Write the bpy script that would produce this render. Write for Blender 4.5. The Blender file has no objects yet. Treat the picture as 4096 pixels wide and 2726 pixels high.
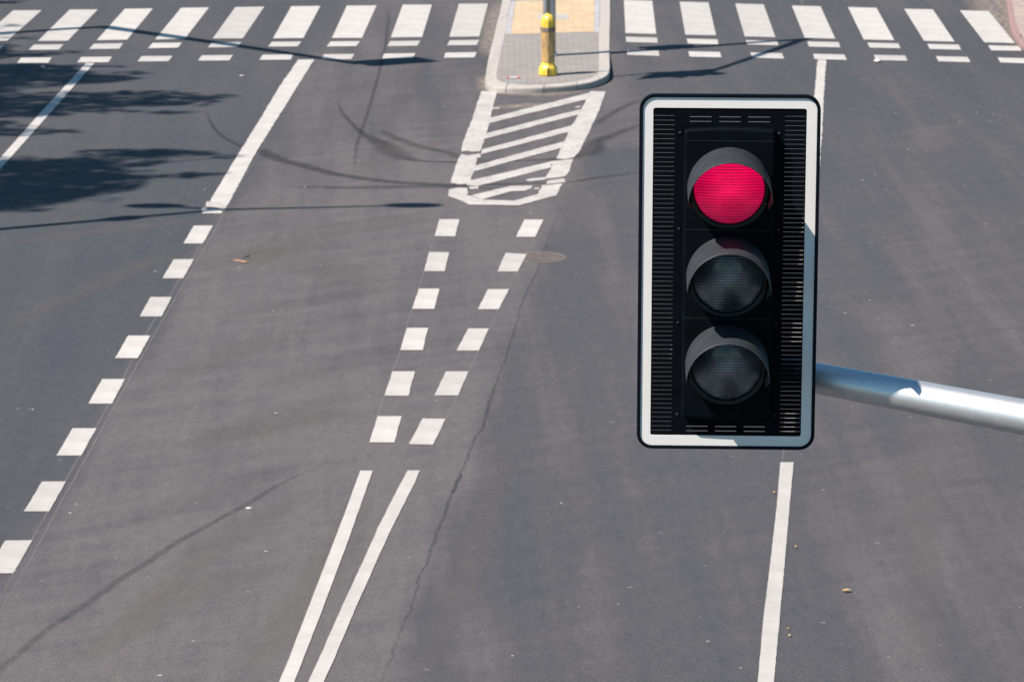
import bpy, bmesh, math, random
from mathutils import Vector, Matrix, Quaternion
random.seed(7)
S = bpy.context.scene
COL = S.collection
R = math.radians

# ------------------------------------------------------------------ camera
F = 14560.0            # focal length in photograph pixels (4096 wide)
PITCH = R(12.97)
CAM_H = 8.94
cam_d = bpy.data.cameras.new('camera')
cam = bpy.data.objects.new('camera', cam_d); COL.objects.link(cam)
cam.location = (0, 0, CAM_H)
cam.rotation_euler = (R(90) - PITCH, 0, 0)
cam_d.sensor_width = 36.0
cam_d.lens = F / 4096 * 36.0
cam_d.clip_start = 0.1; cam_d.clip_end = 4000
cam_d.dof.use_dof = True
cam_d.dof.focus_distance = 16.2
cam_d.dof.aperture_fstop = 10.5
S.camera = cam
S.render.resolution_x = 1024; S.render.resolution_y = 681

# ------------------------------------------------------------------ light
SUN = Vector((0.73, 0.35, -1.0))          # direction the sunlight travels
EL = math.atan2(1.0, math.hypot(0.73, 0.35))
AZ = math.atan2(-0.73, -0.35)
w = bpy.data.worlds.new('World'); S.world = w; w.use_nodes = True
nt = w.node_tree; bg = nt.nodes['Background']
sky = nt.nodes.new('ShaderNodeTexSky'); sky.sky_type = 'NISHITA'
sky.sun_disc = False; sky.sun_elevation = EL; sky.sun_rotation = AZ % (2 * math.pi)
sky.air_density = 1.0; sky.dust_density = 0.25; sky.ozone_density = 1.6
tint = nt.nodes.new('ShaderNodeMix'); tint.data_type = 'RGBA'; tint.blend_type = 'MULTIPLY'
tint.inputs[0].default_value = 1.0; tint.inputs[7].default_value = (.66, 1.0, 1.08, 1)
nt.links.new(sky.outputs[0], tint.inputs[6]); nt.links.new(tint.outputs[2], bg.inputs[0]); bg.inputs[1].default_value = 0.06
sl = bpy.data.lights.new('sun', 'SUN'); sun = bpy.data.objects.new('sun', sl); COL.objects.link(sun)
sl.energy = 5.0; sl.angle = R(0.6); sl.color = (1.0, 0.915, 0.86)
sun.rotation_euler = SUN.to_track_quat('-Z', 'Y').to_euler()
sun.location = (-30, -12, 50)
S.view_settings.view_transform = 'Standard'; S.view_settings.look = 'None'
S.view_settings.gamma = 1.0; S.view_settings.exposure = 0.85

# ------------------------------------------------------------------ ground coordinates
cp, sp = math.cos(PITCH), math.sin(PITCH)
def G(px, py, z=0.0):
    """where the sight line of a pixel of the photograph meets the level z"""
    u = (px - 2048) / F; v = -(py - 1363) / F
    d = Vector((u, cp + v * sp, -sp + v * cp))
    t = (z - CAM_H) / d.z
    return Vector((d.x * t, d.y * t, z))
def PX(x, y, z=0.0):
    dy, dz = y, z - CAM_H
    zc = dy * cp - dz * sp; up = dy * sp + dz * cp
    return 2048 + F * x / zc, 1363 - F * up / zc

# ------------------------------------------------------------------ materials
MT = {}
def new_mat(name):
    m = bpy.data.materials.new(name); m.use_nodes = True
    n = m.node_tree.nodes; l = m.node_tree.links
    MT[name] = m
    return m, n, l, n['Principled BSDF']
def ramp(n, stops):
    r = n.new('ShaderNodeValToRGB'); e = r.color_ramp.elements
    while len(e) > 1: e.remove(e[-1])
    e[0].position = stops[0][0]; e[0].color = (*stops[0][1], 1)
    for p, c in stops[1:]:
        k = e.new(p); k.color = (*c, 1)
    return r
def coords(n, l, scale=(1, 1, 1), kind='Object', rot=(0, 0, 0)):
    t = n.new('ShaderNodeTexCoord'); mp = n.new('ShaderNodeMapping')
    mp.inputs['Scale'].default_value = scale; mp.inputs['Rotation'].default_value = rot
    if any(rot):                      # turn first, then stretch, so streaks really run along the turned axis
        mp.inputs['Rotation'].default_value = (0, 0, 0)
        m2 = n.new('ShaderNodeMapping'); m2.inputs['Rotation'].default_value = rot
        l.new(t.outputs[kind], m2.inputs[0]); l.new(m2.outputs[0], mp.inputs[0]); return mp
    l.new(t.outputs[kind], mp.inputs[0]); return mp
def noise(n, l, vec, scale, detail=3, rough=.55):
    t = n.new('ShaderNodeTexNoise'); t.inputs['Scale'].default_value = scale
    t.inputs['Detail'].default_value = detail; t.inputs['Roughness'].default_value = rough
    l.new(vec.outputs[0], t.inputs['Vector']); return t
def mixc(n, l, a, b, fac, mode='MIX'):
    m = n.new('ShaderNodeMix'); m.data_type = 'RGBA'; m.blend_type = mode
    for sock, val in ((m.inputs[6], a), (m.inputs[7], b), (m.inputs[0], fac)):
        if isinstance(val, (int, float)): sock.default_value = val
        elif isinstance(val, tuple): sock.default_value = (*val, 1)
        else: l.new(val, sock)
    return m
def maths(n, l, op, a, b=None, clamp=False):
    m = n.new('ShaderNodeMath'); m.operation = op; m.use_clamp = clamp
    for i, v in enumerate((a, b)):
        if v is None: continue
        if isinstance(v, (int, float)): m.inputs[i].default_value = v
        else: l.new(v, m.inputs[i])
    return m.outputs[0]
def bump(n, l, bs, height, strength, dist=0.01):
    b = n.new('ShaderNodeBump'); b.inputs['Strength'].default_value = strength
    b.inputs['Distance'].default_value = dist
    l.new(height, b.inputs['Height']); l.new(b.outputs[0], bs.inputs['Normal'])

def make_asphalt():
    m, n, l, bs = new_mat('asphalt')
    at = n.new('ShaderNodeAttribute'); at.attribute_name = 'tone'
    c = coords(n, l)
    base = ramp(n, [(0, (.047, .0505, .0565)), (.5, (.062, .0605, .0645)), (1, (.099, .090, .088))])
    # streaks rubbed along the driving direction
    cs = coords(n, l, (1.3, .07, 1), rot=(0, 0, R(-2)))
    st = noise(n, l, cs, 1.6, 4, .6)
    big = noise(n, l, coords(n, l, (1, .35, 1)), .4, 4, .6)
    cs2 = coords(n, l, (.14, 1.0, 1), rot=(0, 0, R(-32)))
    st2 = noise(n, l, cs2, 2.6, 5, .65)
    tone = maths(n, l, 'ADD', at.outputs['Fac'], maths(n, l, 'MULTIPLY', maths(n, l, 'SUBTRACT', st.outputs[0], .5), 1.1))
    tone = maths(n, l, 'ADD', tone, maths(n, l, 'MULTIPLY', maths(n, l, 'SUBTRACT', big.outputs[0], .5), .8))
    tone = maths(n, l, 'ADD', tone, maths(n, l, 'MULTIPLY', maths(n, l, 'MULTIPLY', maths(n, l, 'SUBTRACT', st2.outputs[0], .5), 1.0), at.outputs['Fac']), clamp=True)
    l.new(tone, base.inputs[0])
    # aggregate
    cf = coords(n, l, (1, .28, 1)); fine = noise(n, l, cf, 75, 4, .85)
    fr = ramp(n, [(.28, (.55, .55, .55)), (.5, (.96, .96, .96)), (.72, (1.52, 1.50, 1.47))])
    l.new(fine.outputs[0], fr.inputs[0])
    mx = mixc(n, l, base.outputs[0], fr.outputs[0], 1.0, 'MULTIPLY')
    mid = noise(n, l, cf, 11, 3, .7)
    mr = ramp(n, [(.3, (.9, .9, .91)), (.7, (1.1, 1.1, 1.09))]); l.new(mid.outputs[0], mr.inputs[0])
    mx2 = mixc(n, l, mx.outputs[2], mr.outputs[0], 1.0, 'MULTIPLY')
    # pale stones and gum specks
    vo = n.new('ShaderNodeTexVoronoi'); vo.inputs['Scale'].default_value = 9; l.new(c.outputs[0], vo.inputs['Vector'])
    sepc = n.new('ShaderNodeSeparateColor'); l.new(vo.outputs['Color'], sepc.inputs[0])
    pick = maths(n, l, 'GREATER_THAN', sepc.outputs[0], .955)
    rad = maths(n, l, 'MULTIPLY', sepc.outputs[1], .20)
    near = maths(n, l, 'LESS_THAN', vo.outputs['Distance'], rad)
    spot = maths(n, l, 'MULTIPLY', pick, near)
    spot = maths(n, l, 'MULTIPLY', spot, .55)
    mx3 = mixc(n, l, mx2.outputs[2], (.20, .19, .18), spot)
    l.new(mx3.outputs[2], bs.inputs['Base Color'])
    bs.inputs['Roughness'].default_value = .85
    bs.inputs['Specular IOR Level'].default_value = .25
    bump(n, l, bs, fine.outputs[0], .35, .012)
make_asphalt()

def make_paint(name, col, dirt, wear=.0):
    m, n, l, bs = new_mat(name)
    c = coords(n, l)
    oi = n.new('ShaderNodeObjectInfo')
    nz = noise(n, l, c, 2.2, 5, .65); fz = noise(n, l, c, 38, 3, .7)
    dr = ramp(n, [(.35, dirt), (.62, col)]); l.new(nz.outputs[0], dr.inputs[0])
    fr = ramp(n, [(.25, (.9, .9, .9)), (.6, (1, 1, 1))]); l.new(fz.outputs[0], fr.inputs[0])
    mx = mixc(n, l, dr.outputs[0], fr.outputs[0], 1.0, 'MULTIPLY')
    mr = n.new('ShaderNodeMapRange'); mr.inputs[3].default_value = .90; mr.inputs[4].default_value = 1.06
    l.new(oi.outputs['Random'], mr.inputs[0])
    vm = n.new('ShaderNodeVectorMath'); vm.operation = 'SCALE'
    l.new(mx.outputs[2], vm.inputs[0]); l.new(mr.outputs[0], vm.inputs['Scale'])
    out = vm.outputs[0]
    if wear:
        wz = noise(n, l, c, 14, 6, .75)
        wr = ramp(n, [(wear, (1, 1, 1)), (wear + .04, (0, 0, 0))]); l.new(wz.outputs[0], wr.inputs[0])
        mm = mixc(n, l, out, (.10, .095, .09), wr.outputs[0]); out = mm.outputs[2]
    l.new(out, bs.inputs['Base Color']); bs.inputs['Roughness'].default_value = .6
    bump(n, l, bs, fz.outputs[0], .06, .01)
make_paint('road_paint', (.455, .428, .39), (.385, .36, .325), .29)
make_paint('worn_road_paint', (.44, .412, .375), (.34, .315, .285), .37)

def make_soft(name, col, strength, nscale, thresh=.0, stretch=(1, 1, 1)):
    """stain lying on the road: edges fade out across the strip (UV) and break up with noise"""
    m, n, l, bs = new_mat(name)
    uv = n.new('ShaderNodeTexCoord'); sx = n.new('ShaderNodeSeparateXYZ'); l.new(uv.outputs['UV'], sx.inputs[0])
    a = maths(n, l, 'ABSOLUTE', maths(n, l, 'SUBTRACT', maths(n, l, 'MULTIPLY', sx.outputs[1], 2), 1))
    e = maths(n, l, 'SUBTRACT', 1, maths(n, l, 'POWER', a, 2.2), clamp=True)
    b = maths(n, l, 'ABSOLUTE', maths(n, l, 'SUBTRACT', maths(n, l, 'MULTIPLY', sx.outputs[0], 2), 1))
    f = maths(n, l, 'SUBTRACT', 1, maths(n, l, 'POWER', b, 6), clamp=True)
    c = coords(n, l, stretch); nz = noise(n, l, c, nscale, 4, .7)
    nv = maths(n, l, 'MULTIPLY', maths(n, l, 'SUBTRACT', nz.outputs[0], thresh), 2.0 / (1.001 - thresh) * .6, clamp=True)
    k = maths(n, l, 'MULTIPLY', maths(n, l, 'MULTIPLY', e, f), nv)
    k = maths(n, l, 'MULTIPLY', k, strength, clamp=True)
    l.new(k, bs.inputs['Alpha'])
    bs.inputs['Base Color'].default_value = (*col, 1); bs.inputs['Roughness'].default_value = .9
    bs.inputs['Specular IOR Level'].default_value = .2
make_soft('rubber', (.026, .027, .031), .72, 7, .1)
make_soft('faint_rubber', (.026, .027, .031), .5, 6)
make_soft('bitumen', (.030, .037, .043), .75, 16, .28)
make_soft('sandy_dust', (.24, .205, .175), 1.6, 7, .27)
make_soft('chalk_line', (.22, .21, .20), .75, 8, .15)
make_soft('pale_streak', (.14, .128, .118), .42, 2.5, .2)
make_soft('light_rubber', (.036, .038, .042), .46, 7, .1)
make_soft('ghost_rubber', (.045, .046, .05), .14, 5, .1)

def simple(name, col, rough=.6, metal=0.0, nscale=0, var=.15, bumpk=0, spec=.5, stretch=(1, 1, 1)):
    m, n, l, bs = new_mat(name)
    bs.inputs['Roughness'].default_value = rough; bs.inputs['Metallic'].default_value = metal
    bs.inputs['Specular IOR Level'].default_value = spec
    c = coords(n, l, stretch); nz = noise(n, l, c, nscale or 12, 4, .6)
    lo = tuple(x * (1 - var) for x in col); hi = tuple(min(1, x * (1 + var)) for x in col)
    r = ramp(n, [(.3, lo), (.7, hi)]); l.new(nz.outputs[0], r.inputs[0])
    l.new(r.outputs[0], bs.inputs['Base Color'])
    if bumpk: bump(n, l, bs, nz.outputs[0], bumpk, .005)
    return m
simple('black_plastic', (.0020, .0034, .0050), .6, 0, 9, .35, 0, .05)
simple('black_rim', (.002, .004, .009), .5, 0, 9, .3, 0, .12)
simple('visor_plastic', (.023, .0265, .031), .62, 0, 11, .25, .04, .3)
simple('slot_lip', (.012, .015, .015), .5, 0, 9, .2, 0, .3)
simple('reflective_white', (.76, .725, .675), .42, 0, 4, .03, 0, .5)
simple('galvanised', (.66, .66, .65), .42, .8, 30, .07, 0)
simple('grey_steel', (.46, .50, .53), .5, .25, 14, .10, 0)
simple('dark_post', (.22, .26, .27), .5, .3, 14, .15, 0)
simple('yellow_plastic', (.66, .46, .05), .42, 0, 14, .08, 0, .5)
simple('grime', (.17, .135, .115), .6, 0, 30, .5)
simple('concrete', (.36, .33, .30), .9, 0, 14, .18, .25)
simple('bark', (.09, .07, .05), .9, 0, 20, .3, .5)
simple('dry_leaf', (.55, .36, .14), .7, 0, 20, .3, 0)
simple('twig', (.42, .24, .13), .8, 0, 30, .3, 0)
simple('dark_twig', (.07, .055, .045), .8, 0, 30, .3, 0)
simple('pale_litter', (.48, .46, .44), .7, 0, 20, .12, 0)
simple('gum', (.27, .26, .25), .8, 0, 20, .3)
simple('red_plastic', (.55, .10, .08), .5, 0, 20, .12, 0)
simple('blue_sign', (.02, .09, .40), .5, 0, 3, .05, 0)
simple('dark_bezel', (.003, .004, .005), .6, 0, 12, .2, 0)
simple('outskirts', (.10, .095, .085), .95, 0, .6, .35, .1)

def leafmat():
    m, n, l, bs = new_mat('leaf')
    c = coords(n, l); nz = noise(n, l, c, 1.3, 3)
    r = ramp(n, [(.3, (.035, .07, .018)), (.7, (.09, .13, .035))]); l.new(nz.outputs[0], r.inputs[0])
    l.new(r.outputs[0], bs.inputs['Base Color']); bs.inputs['Roughness'].default_value = .6
leafmat()

def paving(name, cols, mortar, bw, bh, rot=0.0, var=.12, ms=.012):
    m, n, l, bs = new_mat(name)
    c = coords(n, l, (1, 1, 1), rot=(0, 0, rot))
    b = n.new('ShaderNodeTexBrick'); b.inputs['Scale'].default_value = 1
    b.inputs['Brick Width'].default_value = bw; b.inputs['Row Height'].default_value = bh
    b.inputs['Mortar Size'].default_value = ms; b.inputs['Mortar Smooth'].default_value = .4
    b.inputs['Color1'].default_value = (*cols[0], 1); b.inputs['Color2'].default_value = (*cols[1], 1)
    b.inputs['Mortar'].default_value = (*mortar, 1)
    l.new(c.outputs[0], b.inputs['Vector'])
    nz = noise(n, l, c, 3, 5, .65); r = ramp(n, [(.3, (1 - var,) * 3), (.7, (1 + var,) * 3)]); l.new(nz.outputs[0], r.inputs[0])
    mx = mixc(n, l, b.outputs[0], r.outputs[0], 1.0, 'MULTIPLY')
    l.new(mx.outputs[2], bs.inputs['Base Color']); bs.inputs['Roughness'].default_value = .9
    bump(n, l, bs, b.outputs['Fac'], -.4, .006)
paving('grey_blocks', ((.22, .20, .18), (.25, .23, .205)), (.17, .155, .14), .20, .10)
paving('kerb_strip_blocks', ((.32, .31, .32), (.37, .36, .36)), (.19, .18, .17), .5, .12)
paving('yellow_tactile', ((.41, .305, .185), (.46, .35, .215)), (.36, .27, .17), .30, .30, 0, .10, .01)
paving('red_blocks', ((.27, .185, .17), (.32, .235, .205)), (.33, .28, .22), .20, .10, R(38), .2, .02)

def kerbmat(name, a, b, joint):
    m, n, l, bs = new_mat(name)
    uv = n.new('ShaderNodeTexCoord'); sx = n.new('ShaderNodeSeparateXYZ'); l.new(uv.outputs['UV'], sx.inputs[0])
    fr = maths(n, l, 'FRACT', maths(n, l, 'ADD', sx.outputs[0], 1000.31))
    j = maths(n, l, 'LESS_THAN', fr, .03)
    c = coords(n, l); nz = noise(n, l, c, 8, 6, .7)
    r = ramp(n, [(.3, a), (.7, b)]); l.new(nz.outputs[0], r.inputs[0])
    mx = mixc(n, l, r.outputs[0], joint, j)
    l.new(mx.outputs[2], bs.inputs['Base Color']); bs.inputs['Roughness'].default_value = .9
    bump(n, l, bs, nz.outputs[0], .4, .01)
kerbmat('kerb_concrete', (.30, .275, .24), (.40, .37, .335), (.13, .12, .11))
kerbmat('kerb_red', (.23, .14, .135), (.29, .18, .17), (.15, .11, .09))

def wrapmat():
    m, n, l, bs = new_mat('faded_wrap')
    c = coords(n, l, (26, 26, 5)); nz = noise(n, l, c, 1, 5, .7)
    r = ramp(n, [(.3, (.20, .12, .08)), (.45, (.36, .22, .11)), (.58, (.52, .36, .11)), (.75, (.36, .26, .20))])
    l.new(nz.outputs[0], r.inputs[0]); l.new(r.outputs[0], bs.inputs['Base Color'])
    bs.inputs['Roughness'].default_value = .35
wrapmat()

def manhole_mat():
    m, n, l, bs = new_mat('rusty_iron')
    c = coords(n, l); nz = noise(n, l, c, 8, 4)
    r = ramp(n, [(.3, (.085, .07, .062)), (.7, (.15, .12, .105))]); l.new(nz.outputs[0], r.inputs[0])
    l.new(r.outputs[0], bs.inputs['Base Color']); bs.inputs['Roughness'].default_value = .75
manhole_mat()

def lens_grid(n, l):
    """fine square ribs moulded in a signal lens"""
    t = n.new('ShaderNodeTexCoord'); s = n.new('ShaderNodeSeparateXYZ'); l.new(t.outputs['Object'], s.inputs[0])
    hz = maths(n, l, 'SINE', maths(n, l, 'MULTIPLY', s.outputs[2], 2 * math.pi / .0125))
    vx = maths(n, l, 'SINE', maths(n, l, 'MULTIPLY', s.outputs[0], 2 * math.pi / .0075))
    return t, s, hz, vx
def clear_lens():
    m, n, l, bs = new_mat('clear_lens')
    t, s, hz, vx = lens_grid(n, l)
    h = maths(n, l, 'ADD', maths(n, l, 'MULTIPLY', hz, .6), maths(n, l, 'MULTIPLY', vx, .25))
    nz = n.new('ShaderNodeTexNoise'); nz.inputs['Scale'].default_value = 9; nz.inputs['Detail'].default_value = 2
    l.new(t.outputs['Object'], nz.inputs['Vector'])
    r = ramp(n, [(.38, (.07, .085, .10)), (.66, (.25, .28, .30))]); l.new(nz.outputs[0], r.inputs[0])
    rr = ramp(n, [(.0, (.35, .35, .35)), (1, (1.2, 1.2, 1.2))])
    l.new(maths(n, l, 'ADD', maths(n, l, 'MULTIPLY', h, .5), .55, clamp=True), rr.inputs[0])
    mx = mixc(n, l, r.outputs[0], rr.outputs[0], 1.0, 'MULTIPLY')
    l.new(mx.outputs[2], bs.inputs['Base Color'])
    bs.inputs['Roughness'].default_value = .33; bs.inputs['Metallic'].default_value = .72; bs.inputs['Coat Weight'].default_value = .6; bs.inputs['Coat Roughness'].default_value = .08
    bump(n, l, bs, h, .35, .002)
clear_lens()
def red_lens():
    m, n, l, bs = new_mat('lit_red_lens')
    t, s, hz, vx = lens_grid(n, l)
    h = maths(n, l, 'ADD', maths(n, l, 'MULTIPLY', hz, .6), maths(n, l, 'MULTIPLY', vx, .25))
    # bulb image spread through the ribbed lens
    g = n.new('ShaderNodeMapRange'); g.inputs[1].default_value = -.14; g.inputs[2].default_value = .12
    g.inputs[3].default_value = .0; g.inputs[4].default_value = 1
    l.new(s.outputs[2], g.inputs[0])
    mp = n.new('ShaderNodeMapping'); mp.inputs['Scale'].default_value = (7, 7, 16); l.new(t.outputs['Object'], mp.inputs[0])
    nz = noise(n, l, mp, 1, 2)
    k = maths(n, l, 'ADD', maths(n, l, 'MULTIPLY', g.outputs[0], .52), maths(n, l, 'MULTIPLY', nz.outputs[0], .62))
    k = maths(n, l, 'SUBTRACT', k, .20)
    rad = maths(n, l, 'SQRT', maths(n, l, 'ADD', maths(n, l, 'MULTIPLY', s.outputs[0], s.outputs[0]), maths(n, l, 'MULTIPLY', s.outputs[2], s.outputs[2])))
    glow = maths(n, l, 'SUBTRACT', 1, maths(n, l, 'MULTIPLY', rad, 7.0), clamp=True)
    k = maths(n, l, 'ADD', k, maths(n, l, 'MULTIPLY', glow, .30))
    k = maths(n, l, 'ADD', k, maths(n, l, 'MULTIPLY', h, .34), clamp=True)
    r = ramp(n, [(.1, (.13, .0, .018)), (.4, (.30, .0, .032)), (.75, (.62, .0, .06)), (1, (.95, .0, .10))]); l.new(k, r.inputs[0])
    bs.inputs['Base Color'].default_value = (.16, .03, .05, 1); bs.inputs['Specular IOR Level'].default_value = .25
    l.new(r.outputs[0], bs.inputs['Emission Color']); bs.inputs['Emission Strength'].default_value = .78
    bs.inputs['Roughness'].default_value = .2
    bump(n, l, bs, h, .35, .002)
red_lens()

# ------------------------------------------------------------------ helpers
def link(name, me, mat, parent=None, smooth=False):
    o = bpy.data.objects.new(name, me); COL.objects.link(o)
    if mat: me.materials.append(MT[mat])
    if smooth:
        me.polygons.foreach_set('use_smooth', [True] * len(me.polygons))
    if parent: o.parent = parent
    return o
def mesh(name, vs, fs, mat, parent=None, smooth=False):
    me = bpy.data.meshes.new(name); me.from_pydata([tuple(v) for v in vs], [], fs); me.update()
    return link(name, me, mat, parent, smooth)
def bobj(name, bm, mat, parent=None, smooth=False):
    me = bpy.data.meshes.new(name); bmesh.ops.recalc_face_normals(bm, faces=bm.faces); bm.to_mesh(me); bm.free()
    return link(name, me, mat, parent, smooth)
def tag(o, label=None, cat=None, group=None, kind=None):
    if label: o['label'] = label
    if cat: o['category'] = cat
    if group: o['group'] = group
    if kind: o['kind'] = kind
    return o
def empty(name, loc, rz=0, label=None, cat=None, group=None):
    o = bpy.data.objects.new(name, None); COL.objects.link(o); o.location = loc; o.rotation_euler = (0, 0, rz)
    o.empty_display_size = .2
    return tag(o, label, cat, group)
def box(bm, x0, x1, y0, y1, z0, z1):
    v = [bm.verts.new(p) for p in ((x0, y0, z0), (x1, y0, z0), (x1, y1, z0), (x0, y1, z0),
                                   (x0, y0, z1), (x1, y0, z1), (x1, y1, z1), (x0, y1, z1))]
    for f in ((0, 3, 2, 1), (4, 5, 6, 7), (0, 1, 5, 4), (1, 2, 6, 5), (2, 3, 7, 6), (3, 0, 4, 7)):
        bm.faces.new([v[i] for i in f])
def tube(bm, pts, rad, n=24, caps=True):
    pts = [Vector(p) for p in pts]
    T0 = (pts[1] - pts[0]).normalized()
    up = Vector((0, 0, 1)) if abs(T0.z) < .9 else Vector((0, 1, 0))
    A = T0.cross(up).normalized(); rings = []
    for i, p in enumerate(pts):
        a = pts[max(0, i - 1)]; b = pts[min(len(pts) - 1, i + 1)]
        T = (b - a).normalized(); A = (A - T * A.dot(T)).normalized(); B = T.cross(A)
        r = rad[i] if hasattr(rad, '__len__') else rad
        rings.append([bm.verts.new(p + (A * math.cos(2 * math.pi * k / n) + B * math.sin(2 * math.pi * k / n)) * r) for k in range(n)])
    for a, b in zip(rings, rings[1:]):
        for k in range(n): bm.faces.new((a[k], a[(k + 1) % n], b[(k + 1) % n], b[k]))
    if caps:
        bm.faces.new(rings[0][::-1]); bm.faces.new(rings[-1])
def lathe(bm, prof, n=32, phase=0.0, center=(0, 0), caps=True):
    rings = [[bm.verts.new((center[0] + r * math.cos(phase + 2 * math.pi * k / n), center[1] + r * math.sin(phase + 2 * math.pi * k / n), z)) for k in range(n)] for r, z in prof]
    for a, b in zip(rings, rings[1:]):
        for k in range(n): bm.faces.new((a[k], a[(k + 1) % n], b[(k + 1) % n], b[k]))
    if caps: bm.faces.new(rings[0][::-1]); bm.faces.new(rings[-1])
ZL = [0.003]
def paint(name, polys, mat='road_paint', parent=None, rag=0.0):
    """a flat marking: each outline (photo pixels) is unrolled on the road plane; a paint film of its own level"""
    vs, fs = [], []
    for P in polys:
        z = ZL[0]; ZL[0] += .00002
        pts = []
        m = len(P)
        for i in range(m):
            a = G(*P[i], z); b = G(*P[(i + 1) % m], z)
            L = (b - a).length; k = max(1, int(L / .12)) if rag else 1
            d = (b - a); nrm = Vector((-d.y, d.x, 0)).normalized() if d.length > 0 else Vector((0, 0, 0))
            for q in range(k):
                p = a + d * (q / k)
                if q and rag: p += nrm * random.uniform(-rag, rag)
                pts.append(p)
        area = sum(pts[i].x * pts[(i + 1) % len(pts)].y - pts[(i + 1) % len(pts)].x * pts[i].y for i in range(len(pts)))
        if area < 0: pts.reverse()
        s = len(vs); vs += pts; fs.append(tuple(range(s, s + len(pts))))
    c = sum(vs, Vector()) / len(vs); c.z = 0
    o = mesh(name, [v - c for v in vs], fs, mat, parent); o.location = c
    return o
def conv(pts, ox, oy, s): return [(ox + x * s, oy + y * s) for x, y in pts]
def spline(P, k=6):
    out = []
    for i in range(len(P) - 1):
        p0, p1, p2, p3 = P[max(0, i - 1)], P[i], P[i + 1], P[min(len(P) - 1, i + 2)]
        for q in range(k):
            t = q / k
            out.append(tuple(.5 * ((2 * p1[j]) + (-p0[j] + p2[j]) * t + (2 * p0[j] - 5 * p1[j] + 4 * p2[j] - p3[j]) * t * t + (-p0[j] + 3 * p1[j] - 3 * p2[j] + p3[j]) * t ** 3) for j in range(len(p1))))
    out.append(tuple(P[-1])); return out
def strip(name, P, mat, parent, width, jag=0.0, sm=True, z=None):
    """a stain or seam following a path; width in metres, one value or one per point"""
    if not hasattr(width, '__len__'): width = [width] * len(P)
    Q = [(p[0], p[1], wd) for p, wd in zip(P, width)]
    if sm: Q = spline(Q, 6)
    z = ZL[0] if z is None else z; ZL[0] += .00002
    W = [(G(a, b, z), wd) for a, b, wd in Q]
    vs, fs, uv = [], [], []; n = len(W); Lc = 0
    tot = sum((W[i + 1][0] - W[i][0]).length for i in range(n - 1))
    for i, (p, wd) in enumerate(W):
        T = (W[min(n - 1, i + 1)][0] - W[max(0, i - 1)][0]).normalized(); N = Vector((-T.y, T.x, 0))
        if i: Lc += (p - W[i - 1][0]).length
        off = N * random.uniform(-jag, jag)
        vs += [p + off - N * wd / 2, p + off + N * wd / 2]; uv += [(Lc / tot, 0), (Lc / tot, 1)]
        if i: k = 2 * i; fs.append((k - 2, k - 1, k + 1, k))
    me = bpy.data.meshes.new(name); me.from_pydata([tuple(v) for v in vs], [], fs); me.update()
    ul = me.uv_layers.new(name='UVMap')
    for lp in me.loops: ul.data[lp.index].uv = uv[lp.vertex_index]
    if me.polygons[0].normal.z < 0: me.flip_normals()
    return link(name, me, mat, parent)

# ------------------------------------------------------------------ ground and road
g = mesh('ground', [(-900, -300, -.15), (900, -300, -.15), (900, 2500, -.15), (-900, 2500, -.15)], [(0, 1, 2, 3)], 'outskirts')
tag(g, 'bare flat ground around the junction', kind='structure')

Lline = [(1400, -100), (1256, 239), (889, 848), (851, 902), (612, 1341), (382, 1711), (129, 2158), (-170, 2726)]
Cline = [(2330, 640), (2240, 830), (2170, 1010), (2055, 1300), (1930, 1700), (1730, 2250), (1550, 2726)]
def xat(line, y):
    if y <= line[0][1]: a, b = line[0], line[1]
    elif y >= line[-1][1]: a, b = line[-2], line[-1]
    else:
        for a, b in zip(line, line[1:]):
            if a[1] <= y <= b[1]: break
    return a[0] + (b[0] - a[0]) * (y - a[1]) / (b[1] - a[1])
def sstep(e0, e1, x):
    t = max(0, min(1, (x - e0) / (e1 - e0))); return t * t * (3 - 2 * t)
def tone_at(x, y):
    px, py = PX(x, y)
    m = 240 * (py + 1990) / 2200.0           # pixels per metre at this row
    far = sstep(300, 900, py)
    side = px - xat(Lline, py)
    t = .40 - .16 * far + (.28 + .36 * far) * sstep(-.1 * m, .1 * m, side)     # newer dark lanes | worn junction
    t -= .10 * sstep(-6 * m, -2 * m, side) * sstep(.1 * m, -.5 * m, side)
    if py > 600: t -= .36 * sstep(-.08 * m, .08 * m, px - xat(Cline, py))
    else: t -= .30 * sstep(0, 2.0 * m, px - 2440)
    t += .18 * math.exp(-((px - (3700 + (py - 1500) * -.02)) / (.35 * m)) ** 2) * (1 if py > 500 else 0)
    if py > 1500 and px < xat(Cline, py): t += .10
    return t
def build_road():
    xs = [-120, -60, -30, -18] + [-14 + .25 * i for i in range(113)] + [18, 30, 60, 120]
    ys = [-60, 0, 20] + [26 + .4 * i for i in range(126)] + [80, 90, 110, 160, 260]
    vs = [(x, y, 0) for y in ys for x in xs]; nx = len(xs); fs = []
    for j in range(len(ys) - 1):
        for i in range(nx - 1):
            a = j * nx + i; fs.append((a, a + 1, a + nx + 1, a + nx))
    o = mesh('road', vs, fs, 'asphalt')
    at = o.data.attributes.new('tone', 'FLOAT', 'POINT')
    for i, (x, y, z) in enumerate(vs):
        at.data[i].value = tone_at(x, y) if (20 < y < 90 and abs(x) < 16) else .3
    return tag(o, 'wide grey asphalt junction with white markings', kind='structure')
road = build_road()

s1 = .63776
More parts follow.
